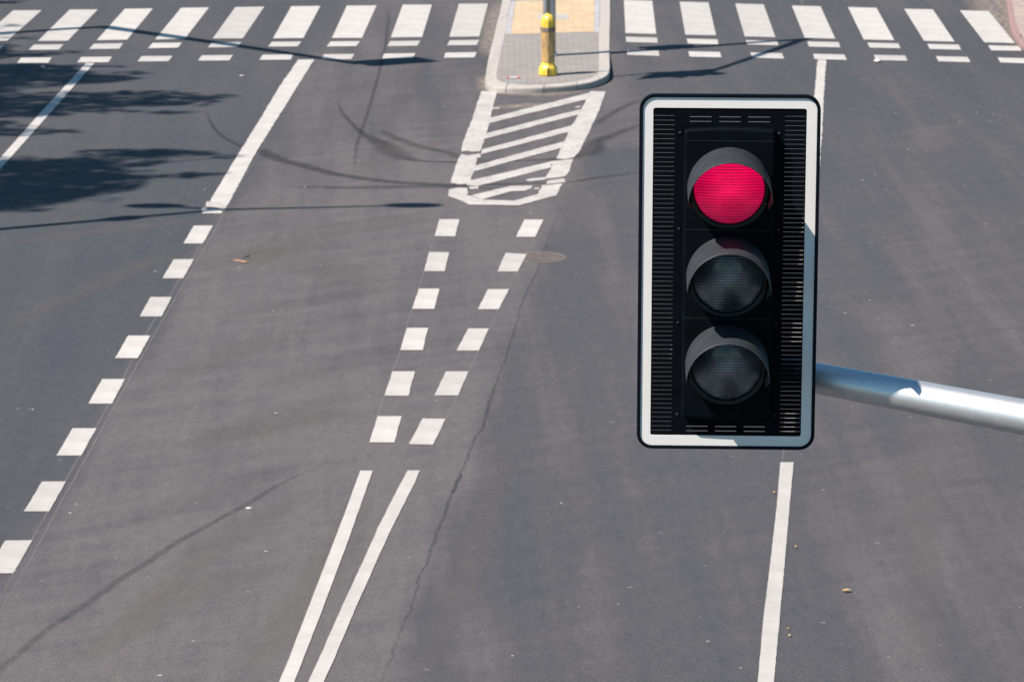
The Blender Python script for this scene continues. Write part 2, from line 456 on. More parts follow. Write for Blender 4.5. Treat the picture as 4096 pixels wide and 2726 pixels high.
# ---- stains and seams first (they lie under the paint, except rubber)
strip('repair_seam', conv([(1612, 50), (1590, 130), (1550, 230), (1515, 330), (1490, 400), (1440, 490), (1400, 620), (1375, 700), (1325, 850), (1285, 960), (1255, 1040), (1215, 1180), (1165, 1260), (1130, 1370), (1090, 1450), (1065, 1530)], 1000, 800, .7652)
      + conv([(1600, 160), (1540, 280), (1500, 400), (1440, 540), (1400, 650), (1380, 750), (1320, 850), (1290, 980), (1240, 1110), (1190, 1220), (1150, 1330), (1100, 1460), (1050, 1568), (1000, 1680)], 900, 1800, .5904),
      'bitumen', road, [q * .6 for q in (.05, .04, .05, .03, .06, .05, .03, .05, .04, .06, .09, .07, .05, .04, .05, .05, .04, .05, .07, .05, .08, .05, .06, .04, .06, .05, .07, .05, .06, .06)], jag=.012)
strip('old_seam', conv([(1190, 60), (1160, 300), (1110, 500), (1060, 680), (1020, 800), (980, 920), (970, 1060)], 800, 0, s1), 'faint_rubber', road, .07)
strip('tyre_mark', conv([(35, 690), (80, 790), (150, 860), (265, 920), (370, 945), (500, 1000), (620, 1030), (800, 1080), (1000, 1115), (1200, 1140), (1400, 1152), (1568, 1160)], 800, 0, s1) + conv([(400, 1160), (800, 1150), (1060, 1140), (1260, 1110), (1490, 1085), (1700, 1060)], 1600, 0, s1),
      'rubber', road, [.06, .07, .09, .12, .30, .30, .30, .28, .28, .26, .26, .24, .2, .12, .14, .18, .16, .1])
strip('tyre_mark', conv([(870, 620), (880, 680), (920, 740), (1000, 820), (1080, 870), (1150, 905), (1220, 960), (1300, 995), (1400, 1010), (1568, 1015)], 800, 0, s1) + conv([(360, 1015), (700, 1010), (980, 995), (1150, 970), (1215, 930), (1240, 885), (1350, 840), (1500, 785), (1640, 740)], 1600, 0, s1),
      'rubber', road, [.05, .06, .09, .13, .25, .38, .48, .30, .17, .13, .1, .1, .2, .4, .4, .3, .22, .16, .1])
strip('tyre_mark', conv([(1130, 810), (1200, 850), (1350, 910), (1568, 960)], 800, 0, s1) + conv([(370, 985), (600, 1010)], 1600, 0, s1), 'faint_rubber', road, [.1, .2, .25, .2, .2, .1])
strip('tyre_mark', [(-60, 2760)] + conv([(0, 1480), (130, 1370), (350, 1190), (500, 1095), (640, 1000), (830, 860), (1000, 755), (1200, 620), (1400, 510), (1560, 420), (1693, 350)], 0, 1800, .5907) + conv([(330, 250), (470, 180), (620, 110)], 900, 1800, .5904),
      'light_rubber', road, [.10] * 4 + [.11, .11, .11, .10, .10, .09, .09, .09, .08, .07, .06])
strip('tyre_mark', [(2380, 500), (2470, 440), (2560, 400)], 'faint_rubber', road, .15)
strip('tyre_mark', [(1130, 745), (1400, 750), (1750, 745), (2050, 760)], 'faint_rubber', road, [.15, .3, .3, .1])
for P, wd in (([(800, 1010), (1000, 960), (1300, 900), (1700, 850), (1790, 838)], .22), ([(700, 1050), (1100, 1000), (1500, 985)], .5),
              ([(0, 985), (300, 935), (600, 900), (800, 880)], .4), ([(0, 1320), (300, 1180), (600, 1050), (900, 1000)], .45),
              ([(600, 1560), (1000, 1380), (1300, 1310)], .6), ([(500, 2500), (900, 2150), (1300, 1950)], .5), ([(300, 2650), (800, 2350), (1200, 2250)], .6)):
    strip('pale_streak', P, 'pale_streak', road, [wd * .5] + [wd] * (len(P) - 2) + [wd * .5])
for P, wd in (([(1000, 1560), (1500, 1420), (1700, 1330)], .5), ([(700, 1800), (1150, 1660), (1450, 1560)], .5), ([(450, 2120), (800, 1990), (1250, 1830)], .35), ([(850, 1280), (1300, 1190), (1650, 1130)], .4)):
    strip('tyre_mark', P, 'ghost_rubber', road, [wd * .7, wd * 1.6, wd * .7])
for P, wd in (([(850, 1100), (1200, 960), (1500, 900), (1800, 860)], .9), ([(950, 1000), (1250, 1060), (1500, 1150)], 1.1), ([(750, 1800), (1100, 1700), (1500, 1640)], .9), ([(1000, 2700), (1250, 2350), (1450, 2000)], .5),
              ([(1450, 700), (1600, 600), (1780, 560)], .8), ([(1650, 180), (1640, 300), (1600, 420)], .5), ([(3700, 2700), (3680, 2200), (3660, 1700)], .45), ([(1690, 2700), (1900, 2200), (2020, 1800)], .35)):
    strip('pale_streak', P, 'pale_streak', road, [wd * .6] + [wd] * (len(P) - 2) + [wd * .6])
strip('dust', [(2003, 0), (1985, 60), (1965, 140), (1950, 190), (1938, 230)], 'sandy_dust', road, [.3, .5, .45, .35, .15])
strip('dust', [(1935, 300), (1965, 355), (2060, 372), (2200, 375), (2350, 362)], 'sandy_dust', road, [.25, .5, .6, .55, .3])
strip('dust', [(1975, 430), (2080, 425), (2180, 412)], 'sandy_dust', road, [.3, .6, .2])
strip('dust', [(3960, -60), (3990, 30), (4010, 90), (4040, 140), (4110, 200)], 'sandy_dust', road, [1.4, 1.2, .8, .5, .4])
strip('dust', [(2385, 560), (2330, 640), (2290, 720), (2250, 800)], 'pale_streak', road, [.1, .2, .2, .1])
# scored setting-out lines beside the dashes
strip('setting_out_line', [(855, 898), (805, 980), (612, 1287), (430, 1625), (274, 1900), (133, 2148), (53, 2293), (-40, 2460)], 'chalk_line', road, .022, sm=False)
strip('setting_out_line', [(1106, 494), (896, 845), (873, 900), (813, 1002), (705, 1187), (612, 1346), (475, 1595), (306, 1900), (251, 1995), (127, 2231), (0, 2447), (-60, 2560)], 'chalk_line', road, .02, sm=False)
strip('setting_out_line', conv([(1018, 15), (966, 188), (910, 371), (885, 450), (848, 568), (822, 650), (785, 783), (770, 845), (748, 880), (703, 1021), (625, 1265), (578, 1410)], 1000, 800, .7652), 'chalk_line', road, .018, sm=False)
strip('setting_out_line', conv([(1562, 20), (1491, 192), (1399, 373), (1300, 570), (1196, 786), (1088, 1020), (957, 1277), (888, 1410)], 1000, 800, .7652), 'chalk_line', road, .018, sm=False)
strip('setting_out_line', [(3150, 1700), (3128, 1850)], 'chalk_line', road, .02, sm=False)
strip('setting_out_line', [(3200, -20), (3211, 22)], 'chalk_line', road, .05, sm=False)
strip('setting_out_line', [(3950, -20), (3962, 8), (3978, 28)], 'chalk_line', road, .05, sm=False)
ZL[0] += .001

# ---- zebra stripes
def quads(lst, ox, oy, s): return [conv(q, ox, oy, s) for q in lst]
sv = 1 / .57519
zeb = quads([[(83, 66), (262, 65), (45, 257), (-139, 258)], [(437, 61), (613, 60), (425, 256), (238, 257)], [(783, 56), (959, 54), (797, 249), (606, 253)],
             [(1136, 50), (1311, 47), (1160, 243), (973, 248)], [(-270, 70), (-95, 69), (-330, 262), (-520, 263)]], 0, 0, s1)
zeb += quads([[(222, 45), (404, 42), (268, 241), (80, 242)], [(573, 40), (755, 38), (648, 239), (458, 241)], [(921, 36), (1107, 35), (1016, 238), (827, 239)],
              [(1272, 30), (1455, 30), (1393, 233), (1197, 235)]], 800, 0, s1)
zeb += quads([[(370, 25), (552, 24), (497, 229), (309, 232)]], 1600, 0, s1)
zs = 1 / 2.356
zeb += quads([[(343, 1), (610, 8), (648, 321), (358, 313)], [(868, 17), (1140, 24), (1212, 334), (922, 328)], [(1392, 35), (1660, 43), (1771, 352), (1482, 344)],
              [(1925, 53), (2196, 61), (2335, 366), (2048, 358)]], 2350, 0, zs)
zeb += quads([[(464, 45), (643, 50), (755, 253), (563, 248)], [(816, 56), (996, 60), (1133, 262), (942, 257)], [(1165, 65), (1346, 70), (1510, 271), (1320, 266)]], 3096, 0, s1)
for q in zeb: paint('zebra_stripe', [q], parent=road)
d1 = quads([[(-165, 287), (27, 283), (-3, 313), (-200, 316)], [(213, 281), (398, 279), (369, 311), (180, 313)], [(589, 275), (773, 272), (748, 306), (558, 308)], [(958, 270), (1141, 268), (1117, 299), (928, 303)],
            [(133, 363), (325, 361), (302, 394), (105, 396)], [(510, 358), (704, 356), (679, 390), (484, 392)], [(888, 353), (1082, 351), (1057, 384), (862, 386)], [(-250, 368), (-60, 366), (-85, 399), (-280, 401)]], 0, 0, s1)
d1 += quads([[(76, 267), (259, 265), (236, 295), (49, 298)], [(451, 263), (636, 261), (612, 291), (427, 293)], [(819, 261), (1003, 259), (981, 289), (795, 292)], [(1194, 259), (1382, 256), (1363, 287), (1175, 290)],
             [(12, 348), (207, 346), (183, 379), (-12, 381)], [(394, 344), (585, 342), (569, 374), (372, 376)], [(778, 341), (968, 339), (949, 371), (762, 373)], [(1155, 337), (1351, 334), (1335, 366), (1142, 368)]], 800, 0, s1)
d1 += quads([[(312, 254), (497, 251), (481, 283), (295, 285)], [(286, 331), (481, 328), (467, 360), (275, 363)]], 1600, 0, s1)
d1 += quads([[(362, 347), (657, 356), (660, 404), (364, 397)], [(935, 365), (1225, 372), (1236, 420), (947, 411)], [(1491, 379), (1786, 388), (1800, 428), (1506, 420)],
             [(371, 474), (669, 479), (678, 527), (373, 518)], [(950, 484), (1249, 491), (1261, 541), (963, 534)], [(1534, 495), (1832, 503), (1852, 553), (1553, 544)]], 2350, 0, zs)
d1 += quads([[(209, 261), (406, 265), (416, 297), (219, 293)], [(585, 268), (780, 273), (793, 303), (600, 299)], [(961, 276), (1158, 281), (1174, 312), (977, 308)], [(1343, 285), (1535, 290), (1554, 319), (1362, 316)],
             [(245, 338), (440, 343), (457, 376), (254, 371)], [(626, 345), (823, 349), (837, 382), (640, 377)], [(1016, 353), (1214, 358), (1233, 390), (1031, 385)], [(1402, 361), (1600, 367), (1622, 399), (1420, 392)]], 3096, 0, s1)
for q in d1: paint('cycle_crossing_dash', [q], parent=road)

lane = quads([[(1215, 3), (1335, 3), (1272, 115), (1151, 115)], [(1090, 214), (1216, 214), (1150, 333), (1018, 333)], [(944, 450), (1077, 450), (1013, 572), (876, 572)],
              [(803, 692), (943, 692), (863, 833), (721, 833)], [(641, 964), (784, 964), (703, 1118), (553, 1118)], [(455, 1272), (605, 1272), (509, 1443), (354, 1443)]], 0, 900, s1)
lane += quads([[(285, 210), (446, 210), (333, 412), (162, 412)], [(37, 609), (220, 607), (90, 830), (-110, 832)]], 0, 1800, .5907)
lane += quads([[(990, 100), (1095, 100), (1073, 189), (966, 188)], [(936, 271), (1041, 272), (1018, 371), (910, 371)], [(883, 462), (990, 462), (963, 568), (847, 568)],
               [(821, 667), (931, 667), (903, 783), (785, 783)], [(745, 894), (862, 894), (829, 1021), (703, 1021)], [(667, 1128), (793, 1128), (755, 1265), (625, 1265)],
               [(1434, 102), (1534, 102), (1491, 192), (1390, 192)], [(1336, 275), (1446, 282), (1399, 373), (1293, 373)], [(1244, 465), (1354, 465), (1300, 570), (1191, 570)],
               [(1140, 670), (1248, 670), (1196, 786), (1080, 786)], [(1025, 894), (1142, 894), (1088, 1020), (963, 1020)], [(902, 1140), (1022, 1142), (957, 1277), (830, 1274)]], 1000, 800, .7652)
def rl(y): return 3290 - .0915 * (y - 236)
for y0, y1 in ((870, 935), (998, 1062), (1125, 1208), (1288, 1370), (1465, 1550), (1645, 1735)):
    lane.append([(rl(y0) - 20, y0), (rl(y0) + 24, y0), (rl(y1) + 25, y1), (rl(y1) - 22, y1)])
for q in lane: paint('lane_dash', [q], parent=road, rag=.003)
# ---- long lines
paint('lane_line', [conv([(540, 396), (592, 396), (300, 725), (15, 1045), (-200, 1288), (-262, 1280), (0, 992), (255, 705)], 0, 0, s1)], parent=road)
paint('stop_lane_line', [conv([(615, 375), (715, 374), (600, 560), (490, 735), (360, 940), (170, 1290), (60, 1263), (240, 965), (375, 750), (500, 540)], 800, 0, s1)], parent=road, rag=.006)
paint('lane_line_end', [conv([(42, 1262), (66, 1266), (168, 1290), (150, 1318), (100, 1300), (40, 1296), (35, 1280)], 800, 0, s1), conv([(12, 1300), (38, 1296), (45, 1312), (85, 1308), (142, 1322), (134, 1338), (12, 1338)], 800, 0, s1)], 'worn_road_paint', parent=road, rag=.012)
paint('lane_line', [conv([(916, 137), (1001, 137), (834, 612), (632, 1150), (468, 1568), (405, 1730), (302, 1730), (365, 1568), (420, 1440), (532, 1150), (744, 600), (826, 385)], 900, 1800, .5904)], parent=road, rag=.0015)
paint('lane_line', [conv([(1237, 135), (1321, 135), (1280, 232), (1190, 224)], 900, 1800, .5904), conv([(1190, 220), (1281, 228), (1131, 524), (1036, 522)], 900, 1800, .5904),
                    conv([(1038, 512), (1134, 514), (1108, 570), (890, 1055), (722, 1450), (668, 1568), (596, 1730), (488, 1730), (563, 1568), (632, 1420), (795, 1050), (1008, 590)], 900, 1800, .5904)], parent=road, rag=.002)
paint('lane_line', [conv([(517, 156), (602, 156), (585, 340), (545, 800), (513, 1150), (475, 1568), (460, 1730), (355, 1730), (371, 1568), (405, 1180), (452, 800), (495, 420)], 2800, 1750, .6222)], parent=road, rag=.0015)
paint('lane_line', [conv([(273, 374), (328, 374), (310, 650), (297, 900), (262, 1285), (208, 1285), (228, 1000), (250, 640)], 3096, 0, s1)], parent=road, rag=.008)
# ---- hatched area in front of the island
H = [[(508, 573), (608, 570), (545, 830), (518, 905), (500, 948), (450, 952), (420, 945), (388, 950), (384, 930), (395, 890), (415, 840), (455, 740)],
     [(385, 966), (420, 975), (500, 962), (508, 985), (482, 990), (478, 1040), (440, 1135), (425, 1152), (370, 1156), (318, 1145), (322, 1125), (335, 1085), (365, 1000), (372, 985)],
     [(306, 1188), (360, 1176), (425, 1178), (420, 1225), (445, 1228), (510, 1252), (715, 1258), (865, 1217), (892, 1160), (935, 1160), (1018, 1150), (980, 1225), (745, 1287), (435, 1282), (300, 1225)],
     [(1192, 572), (1292, 575), (1245, 700), (1185, 830), (1125, 950), (1092, 985), (1040, 998), (980, 993), (1060, 820), (1135, 690), (1170, 620)],
     [(955, 1010), (1088, 997), (1060, 1075), (1035, 1105), (1000, 1112), (915, 1120), (910, 1112), (940, 1070), (950, 1045)],
     [(925, 1132), (1030, 1118), (1040, 1142), (920, 1155)],
     [(560, 740), (1195, 580), (1172, 622), (550, 775)], [(535, 838), (1137, 683), (1122, 718), (525, 872)], [(512, 938), (1092, 783), (1067, 825), (507, 967)],
     [(480, 1037), (700, 975), (1035, 885), (1010, 928), (590, 1040), (462, 1074)], [(438, 1132), (600, 1095), (957, 1010), (947, 1050), (575, 1145), (480, 1168), (415, 1160)],
     [(447, 1225), (695, 1165), (830, 1163), (825, 1180), (780, 1196), (700, 1198), (510, 1252)], [(785, 1126), (830, 1118), (915, 1110), (915, 1126), (810, 1136)],
     [(430, 1170), (490, 1168), (495, 1182), (440, 1186)], [(580, 675), (625, 673), (620, 683), (582, 684)], [(1100, 668), (1140, 664), (1128, 674), (1098, 676)],
     [(840, 1178), (875, 1176), (870, 1186), (842, 1186)]]
paint('hatched_marking', [conv(h, 1600, 0, s1) for h in H], 'worn_road_paint', parent=road, rag=.009)

# ---- pale gum and paint spots (explicit ones that show)
bm = bmesh.new()
spots = [(430, 1399), (960, 1069), (620, 1085), (1220, 747), (755, 782), (1281, 1062), (1092, 1243), (1125, 1240), (1102, 1650), (304, 2015), (995, 2032), (1062, 2204), (773, 2562), (640, 2699), (1432, 643), (1516, 333),
         (1704, 433), (1778, 425), (1282, 752), (1150, 940), (820, 758), (2122, 850), (2003, 912), (2487, 466), (2517, 494), (2530, 555), (3324, 354), (3651, 405), (3633, 597), (3845, 489), (3960, 485), (3975, 457), (3730, 778), (3880, 788),
         (2963, 2668), (2832, 2563), (3470, 420), (3510, 419), (3430, 390), (3390, 349), (3463, 340), (3836, 487), (3872, 506), (3905, 450), (3925, 370), (3400, 436), (3581, 452), (4000, 461), (3750, 830), (3322, 1225), (3381, 1250), (3480, 1200), (3290, 1180),
         (3650, 1300), (3540, 760), (3500, 700), (3425, 762), (3450, 720), (3940, 895), (3860, 742), (130, 1636), (62, 2280), (280, 2050), (2245, 2010), (2050, 2620)]
for (a, b) in spots:
    p = G(a, b, .0035 + random.random() * .0006); r0 = random.uniform(.009, .020); ph = random.random() * 6
    vv = [bm.verts.new(p + Vector((math.cos(t) * r0 * random.uniform(.7, 1.3), math.sin(t) * r0 * 1.3 * random.uniform(.7, 1.3), 0))) for t in [ph + k * math.pi / 4 for k in range(8)]]
    bm.faces.new(vv)
tag(bobj('gum_spots', bm, 'gum', road), kind='stuff')

# ------------------------------------------------------------------ traffic island
IH = .10
zi = 1 / 3.92
outer = conv([(430, 0), (365, 280), (300, 560), (210, 920), (165, 1180), (160, 1260), (200, 1310), (300, 1345), (450, 1365), (700, 1373), (950, 1370), (1200, 1355), (1500, 1330), (1800, 1290), (1960, 1240), (2080, 1175), (2112, 1090), (2112, 950), (2108, 800), (2110, 500), (2115, 0)], 1900, 0, zi)
inner = conv([(560, 0), (520, 240), (480, 480), (400, 850), (340, 1150), (350, 1240), (400, 1275), (480, 1300), (700, 1328), (900, 1332), (1200, 1317), (1500, 1287), (1750, 1245), (1880, 1190), (1935, 1120), (1942, 950), (1941, 850), (1945, 500), (1960, 0)], 1900, 0, zi)
outer = [(2128, -600)] + outer + [(2428, -600)]; inner = [(2151, -600)] + inner + [(2393, -600)]
def hgt(py):
    """the island is flush with the road at the crossing and rises towards its nose"""
    return .012 + (IH - .012) * sstep(185, 300, py)
def resample(P, n):
    W = [Vector(p) for p in spline(P, 5)]; L = [0]
    for a, b in zip(W, W[1:]): L.append(L[-1] + (b - a).length)
    out = []; j = 0
    for k in range(n):
        t = L[-1] * k / (n - 1)
        while j < len(L) - 2 and L[j + 1] < t: j += 1
        f = (t - L[j]) / max(1e-9, L[j + 1] - L[j]); out.append(W[j].lerp(W[j + 1], f))
    return out
def kerb(name, outer, inner, mat, parent, hf=hgt, unit=.6, n=420, batter=.004):
    """kerb stones swept between an outer and an inner line; face drops to the road"""
    Po, Pi = resample(outer, n), resample(inner, n)
    vs, fs, uv = [], [], []; L = 0; last = None
    for i, (a_, b_) in enumerate(zip(Po, Pi)):
        h = hf(a_.y); hi = hf(b_.y); o = G(a_.x, a_.y, h).xy; q = G(b_.x, b_.y, hi).xy
        if last is not None: L += (o - last).length
        last = o; out = (o - q).normalized(); c_ = min(.03, h * .6)
        for P, z in ((q, hi), (o - out * c_, h), (o - out * c_ * .3, h - c_ * .3), (o, h - c_), (o + out * batter, -.05)):
            vs.append((P.x, P.y, z)); uv.append((L / unit, 0))
        if i:
            for k in range(4):
                a = (i - 1) * 5 + k; fs.append((a, a + 1, a + 6, a + 5))
    me = bpy.data.meshes.new(name); me.from_pydata(vs, [], fs)
    ul = me.uv_layers.new(name='UVMap')
    for lp in me.loops: ul.data[lp.index].uv = uv[lp.vertex_index]
    me.update()
    if sum(p.normal.z for p in me.polygons) < 0: me.flip_normals()
    return link(name, me, mat, parent)
isl_c = G(2200, 200, 0)
def island_top():
    W = resample(inner, 600); k = max(range(600), key=lambda i: W[i].y); Lf, Rt = W[:k + 1], W[k:][::-1]
    def xa(line, y):
        for a, b in zip(line, line[1:]):
            if a.y <= y <= b.y and b.y > a.y: return a.x + (b.x - a.x) * (y - a.y) / (b.y - a.y)
        return line[-1].x
    rows = [-600, -300, -100] + list(range(0, 180, 30)) + list(range(180, int(W[k].y), 6)) + [W[k].y - .5]
    vs, fs = [], []
    for j, y in enumerate(rows):
        for t in (0, .25, .5, .75, 1):
            x = xa(Lf, y) * (1 - t) + xa(Rt, y) * t; vs.append(G(x, y, hgt(y) - .003) - isl_c)
        if j:
            for t in range(4):
                a = (j - 1) * 5 + t; fs.append((a, a + 1, a + 6, a + 5))
    return vs, fs
island = mesh('traffic_island', *island_top(), 'grey_blocks')
if island.data.polygons[0].normal.z < 0: island.data.flip_normals()
island.location = isl_c
tag(island, 'raised traffic island with a rounded nose and grey block paving', kind='structure')
def ipart(name, P, z, mat):
    pts = [G(a, b, z) - isl_c for a, b in P]
    o = mesh(name, pts, [tuple(range(len(pts)))], mat, island)
    if o.data.polygons[0].normal.z < 0: o.data.flip_normals()
    return o
k = kerb('kerb', outer, inner, 'kerb_concrete', None); k.parent = island; k.matrix_parent_inverse = Matrix.Translation(-isl_c)
ipart('tactile_paving', conv([(640, 20), (1250, 2), (1870, -18), (1865, 500), (1270, 515), (555, 538)], 1900, 0, zi), .0125, 'yellow_tactile')
ipart('paving_edge', conv([(562, 20), (636, 21), (551, 538), (474, 542)], 1900, 0, zi), .0122, 'kerb_strip_blocks')
ipart('paving_edge', conv([(1874, -18), (1955, -20), (1943, 498), (1869, 501)], 1900, 0, zi), .0122, 'kerb_strip_blocks')
bm = bmesh.new()
pl = [G(a, b, .0125) - isl_c for a, b in conv([(985, 240), (1470, 228), (1470, 290), (985, 305)], 1900, 0, zi)]
xs = [p.x for p in pl]; ys = [p.y for p in pl]
box(bm, min(xs), max(xs), min(ys), max(ys), .0128, .018)
for k_ in range(5):
    yy = min(ys) + (max(ys) - min(ys)) * (.15 + .17 * k_); box(bm, min(xs) + .05, max(xs) - .05, yy, yy + .03, .018, .021)
bobj('metal_cover', bm, 'concrete', island)

# pavement at the far right corner
po = conv([(1100, -600), (1190, 0), (1215, 150), (1240, 350), (1290, 580), (1400, 770), (1547, 930), (2100, 1250), (3000, 1500)], 3800, 0, 1 / 5.226)
pi_ = conv([(1200, -600), (1280, 0), (1320, 150), (1350, 350), (1410, 580), (1460, 690), (1540, 800), (2100, 1120), (3000, 1370)], 3800, 0, 1 / 5.226)
def pavement():
    pts = [G(a, b, IH - .004) for a, b in pi_] + [Vector((14, 62, IH - .004)), Vector((30, 62, IH - .004)), Vector((30, 110, IH - .004)), Vector((7.2, 110, IH - .004))]
    pts = [G(a, b, IH - .004) for a, b in pi_]
    far = pts[0]; near = pts[-1]
    pts += [Vector((40, near.y, IH - .004)), Vector((40, far.y, IH - .004))]
    o = mesh('pavement', pts, [tuple(range(len(pts)))], 'red_blocks')
    if o.data.polygons[0].normal.z < 0: o.data.flip_normals()
    tag(o, 'sunlit pavement of pinkish blocks at the corner', kind='structure')
    kerb('kerb', po, pi_, 'kerb_red', o, hf=lambda y: IH, unit=1.0)
    return o
pavement()
bm = bmesh.new(); box(bm, -40, -9.95, 10, 130, -.05, .10)
pv = bobj('pavement', bm, 'grey_blocks'); tag(pv, 'grey block pavement beyond the left edge of the road', kind='structure')
bm = bmesh.new(); box(bm, -9.948, -9.80, 10, 130, -.05, .10); bobj('kerb', bm, 'concrete', pv)

# ------------------------------------------------------------------ manhole cover
mc = G(2158, 1029)
mh = empty('manhole_cover', mc, 0, 'round rusty patterned manhole cover beside the second right hand dash, partly under its paint', 'manhole')
bm = bmesh.new(); lathe(bm, [(.33, -.02), (.33, .0035), (.30, .0035), (.298, .001)], 48, caps=False)
bobj('frame', bm, 'rusty_iron', mh)
bm = bmesh.new(); lathe(bm, [(.296, -.02), (.296, .0025)], 48)
for i in range(-9, 10):
    for j in range(-9, 10):
        x, y = i * .032 + (.016 if j % 2 else 0), j * .032
        if math.hypot(x, y) < .275: box(bm, x - .011, x + .011, y - .008, y + .008, .0025, .0052)
bobj('lid', bm, 'rusty_iron', mh)

# ------------------------------------------------------------------ small litter
def leaf(p, r, ang, label, mat='dry_leaf', name='fallen_leaf', cat='leaf', group='fallen yellow leaves on the right lanes', asp=.5):
    bm = bmesh.new(); n = 10; top = []
    for k_ in range(n):
        t = 2 * math.pi * k_ / n
        x = math.cos(t) * r; y = math.sin(t) * r * asp * (1 - .35 * math.cos(t))
        top.append(bm.verts.new((x * math.cos(ang) - y * math.sin(ang), x * math.sin(ang) + y * math.cos(ang), .012 + .35 * abs(y) + .05 * x)))
    c = bm.verts.new((0, 0, .004))
    for k_ in range(n): bm.faces.new((top[k_], top[(k_ + 1) % n], c))
    o = bobj(name, bm, mat); o.location = p + Vector((0, 0, .004)); return tag(o, label, cat, group)
leaf(G(3386, 2366, .005), .038, .2, 'largest yellow leaf, lying alone in the lane right of the lower white line')
leaf(G(3096, 1973, .005), .022, 1.2, 'small yellow leaf just left of the white line, below the signal')
leaf(G(3181, 2190, .005), .018, 1.5, 'small dull yellow leaf just right of the white line, level with its upper third')
leaf(G(3152, 2518, .005), .016, .7, 'upper of two tiny yellow leaves right of the white line near the bottom')
leaf(G(3156, 2545, .005), .016, 1.9, 'lower of two tiny yellow leaves right of the white line near the bottom')
def twig(P, r, mat, label):
    c = (G(*P[0]) + G(*P[-1])) / 2; bm = bmesh.new()
    pts = [G(*q, 0) - c + Vector((0, 0, r + .006)) for q in P]
    tube(bm, pts, [r * .5] + [r] * (len(P) - 2) + [r * .7], 8)
    o = bobj('twig', bm, mat, smooth=True); o.location = c; return tag(o, label, 'twig')
twig([(934, 1045), (955, 1047), (975, 1051), (991, 1053)], .009, 'twig', 'orange brown piece of stick lying on the asphalt left of the double dashes')
twig([(974, 1032), (986, 1029), (998, 1026)], .008, 'dark_twig', 'thin dark twig just above the orange brown stick')
def crumple(p, rx, ry, rz, label, name='paper_scrap', cat='litter', mat='pale_litter'):
    bm = bmesh.new(); bmesh.ops.create_icosphere(bm, subdivisions=2, radius=1)
    for v in bm.verts:
        k_ = random.uniform(.75, 1.15); v.co = Vector((v.co.x * rx * k_, v.co.y * ry * k_, (v.co.z + .8) * rz * k_))
    o = bobj(name, bm, mat); o.location = p + Vector((0, 0, .004)); return tag(o, label, cat)
crumple(G(3508, 248), .055, .08, .025, 'crumpled white paper lying beside a dash of the crossing, right of the white lane line')
crumple(G(967, 305), .045, .04, .008, 'flat pale scrap on the asphalt left of the thick white line')
crumple(G(172, 270), .035, .04, .012, 'flat pale scrap on the shaded asphalt below the leftmost crossing dash')
crumple(G(995, 2033), .028, .032, .004, 'small white splat on the asphalt left of the two solid lines')
w0 = empty('litter_wrapper', G(2053, 312, IH), R(4), 'flat white wrapper with red ends lying on the island paving left of the yellow bollard', 'litter')
bm = bmesh.new(); box(bm, -.062, .062, -.05, .05, .002, .012); bobj('sheet', bm, 'pale_litter', w0)
for sgn in (-1, 1):
    bm = bmesh.new(); box(bm, sgn * .082 - .02, sgn * .082 + .02, -.045, .045, .002, .014); bobj('red_end', bm, 'red_plastic', w0)

# ------------------------------------------------------------------ bollard, sign post
bc = G(2192, 300, IH)
bo = empty('bollard', bc, 0, 'yellow plastic bollard with a domed top and faded brown wrap on the traffic island', 'bollard')
PH = R(-90)
def octa(name, prof, mat, parent, n=8, bev=.006, caps=True):
    bm = bmesh.new(); lathe(bm, prof, n, PH, caps=caps)
    o = bobj(name, bm, mat, parent)
    if bev:
        m_ = o.modifiers.new('b', 'BEVEL'); m_.width = bev; m_.segments = 3; m_.limit_method = 'ANGLE'; m_.angle_limit = R(15)
    return o
base = octa('base', [(.150, 0), (.153, .02), (.150, .105), (.138, .135), (.112, .165), (.106, .205)], 'yellow_plastic', bo, bev=.012)
bm = bmesh.new(); box(bm, -.012, .012, -.160, -.135, .0, .13); bobj('notch', bm, 'dark_bezel', base)
octa('shaft', [(.106, .205), (.110, .74)], 'yellow_plastic', bo, bev=.01)
octa('faded_wrap', [(.1085, .215), (.1135, .72), (.118, .735), (.118, .765)], 'faded_wrap', bo, bev=.008, caps=False)
octa('dirty_band', [(.1215, .70), (.1215, .762)], 'grime', bo, bev=.004, caps=False)
octa('cap', [(.112, .765), (.114, .85), (.111, .88), (.102, .915), (.082, .945), (.055, .962), (.036, .968), (.036, .985), (.0, .985)], 'yellow_plastic', bo, bev=.01, caps=False)
sp0 = empty('road_sign', bc + Vector((0, 0, .96)), 0, 'thin grey sign post rising out of the yellow bollard', 'sign')
bm = bmesh.new(); tube(bm, [(0, 0, 0), (0, 0, 2.0)], .030, 20); bobj('post', bm, 'dark_post', sp0, True)
def disc_sign(r, z, parent):
    bm = bmesh.new(); n = 40
    a = [bm.verts.new((r * math.cos(2 * math.pi * k / n), -.045, z + r * math.sin(2 * math.pi * k / n))) for k in range(n)]
    b = [bm.verts.new((v.co.x, -.035, v.co.z)) for v in a]
    bm.faces.new(a); bm.faces.new(b[::-1])
    for k in range(n): bm.faces.new((a[k], b[k], b[(k + 1) % n], a[(k + 1) % n]))
    bobj('sign_disc', bm, 'blue_sign', parent)
disc_sign(.30, 1.62, sp0)

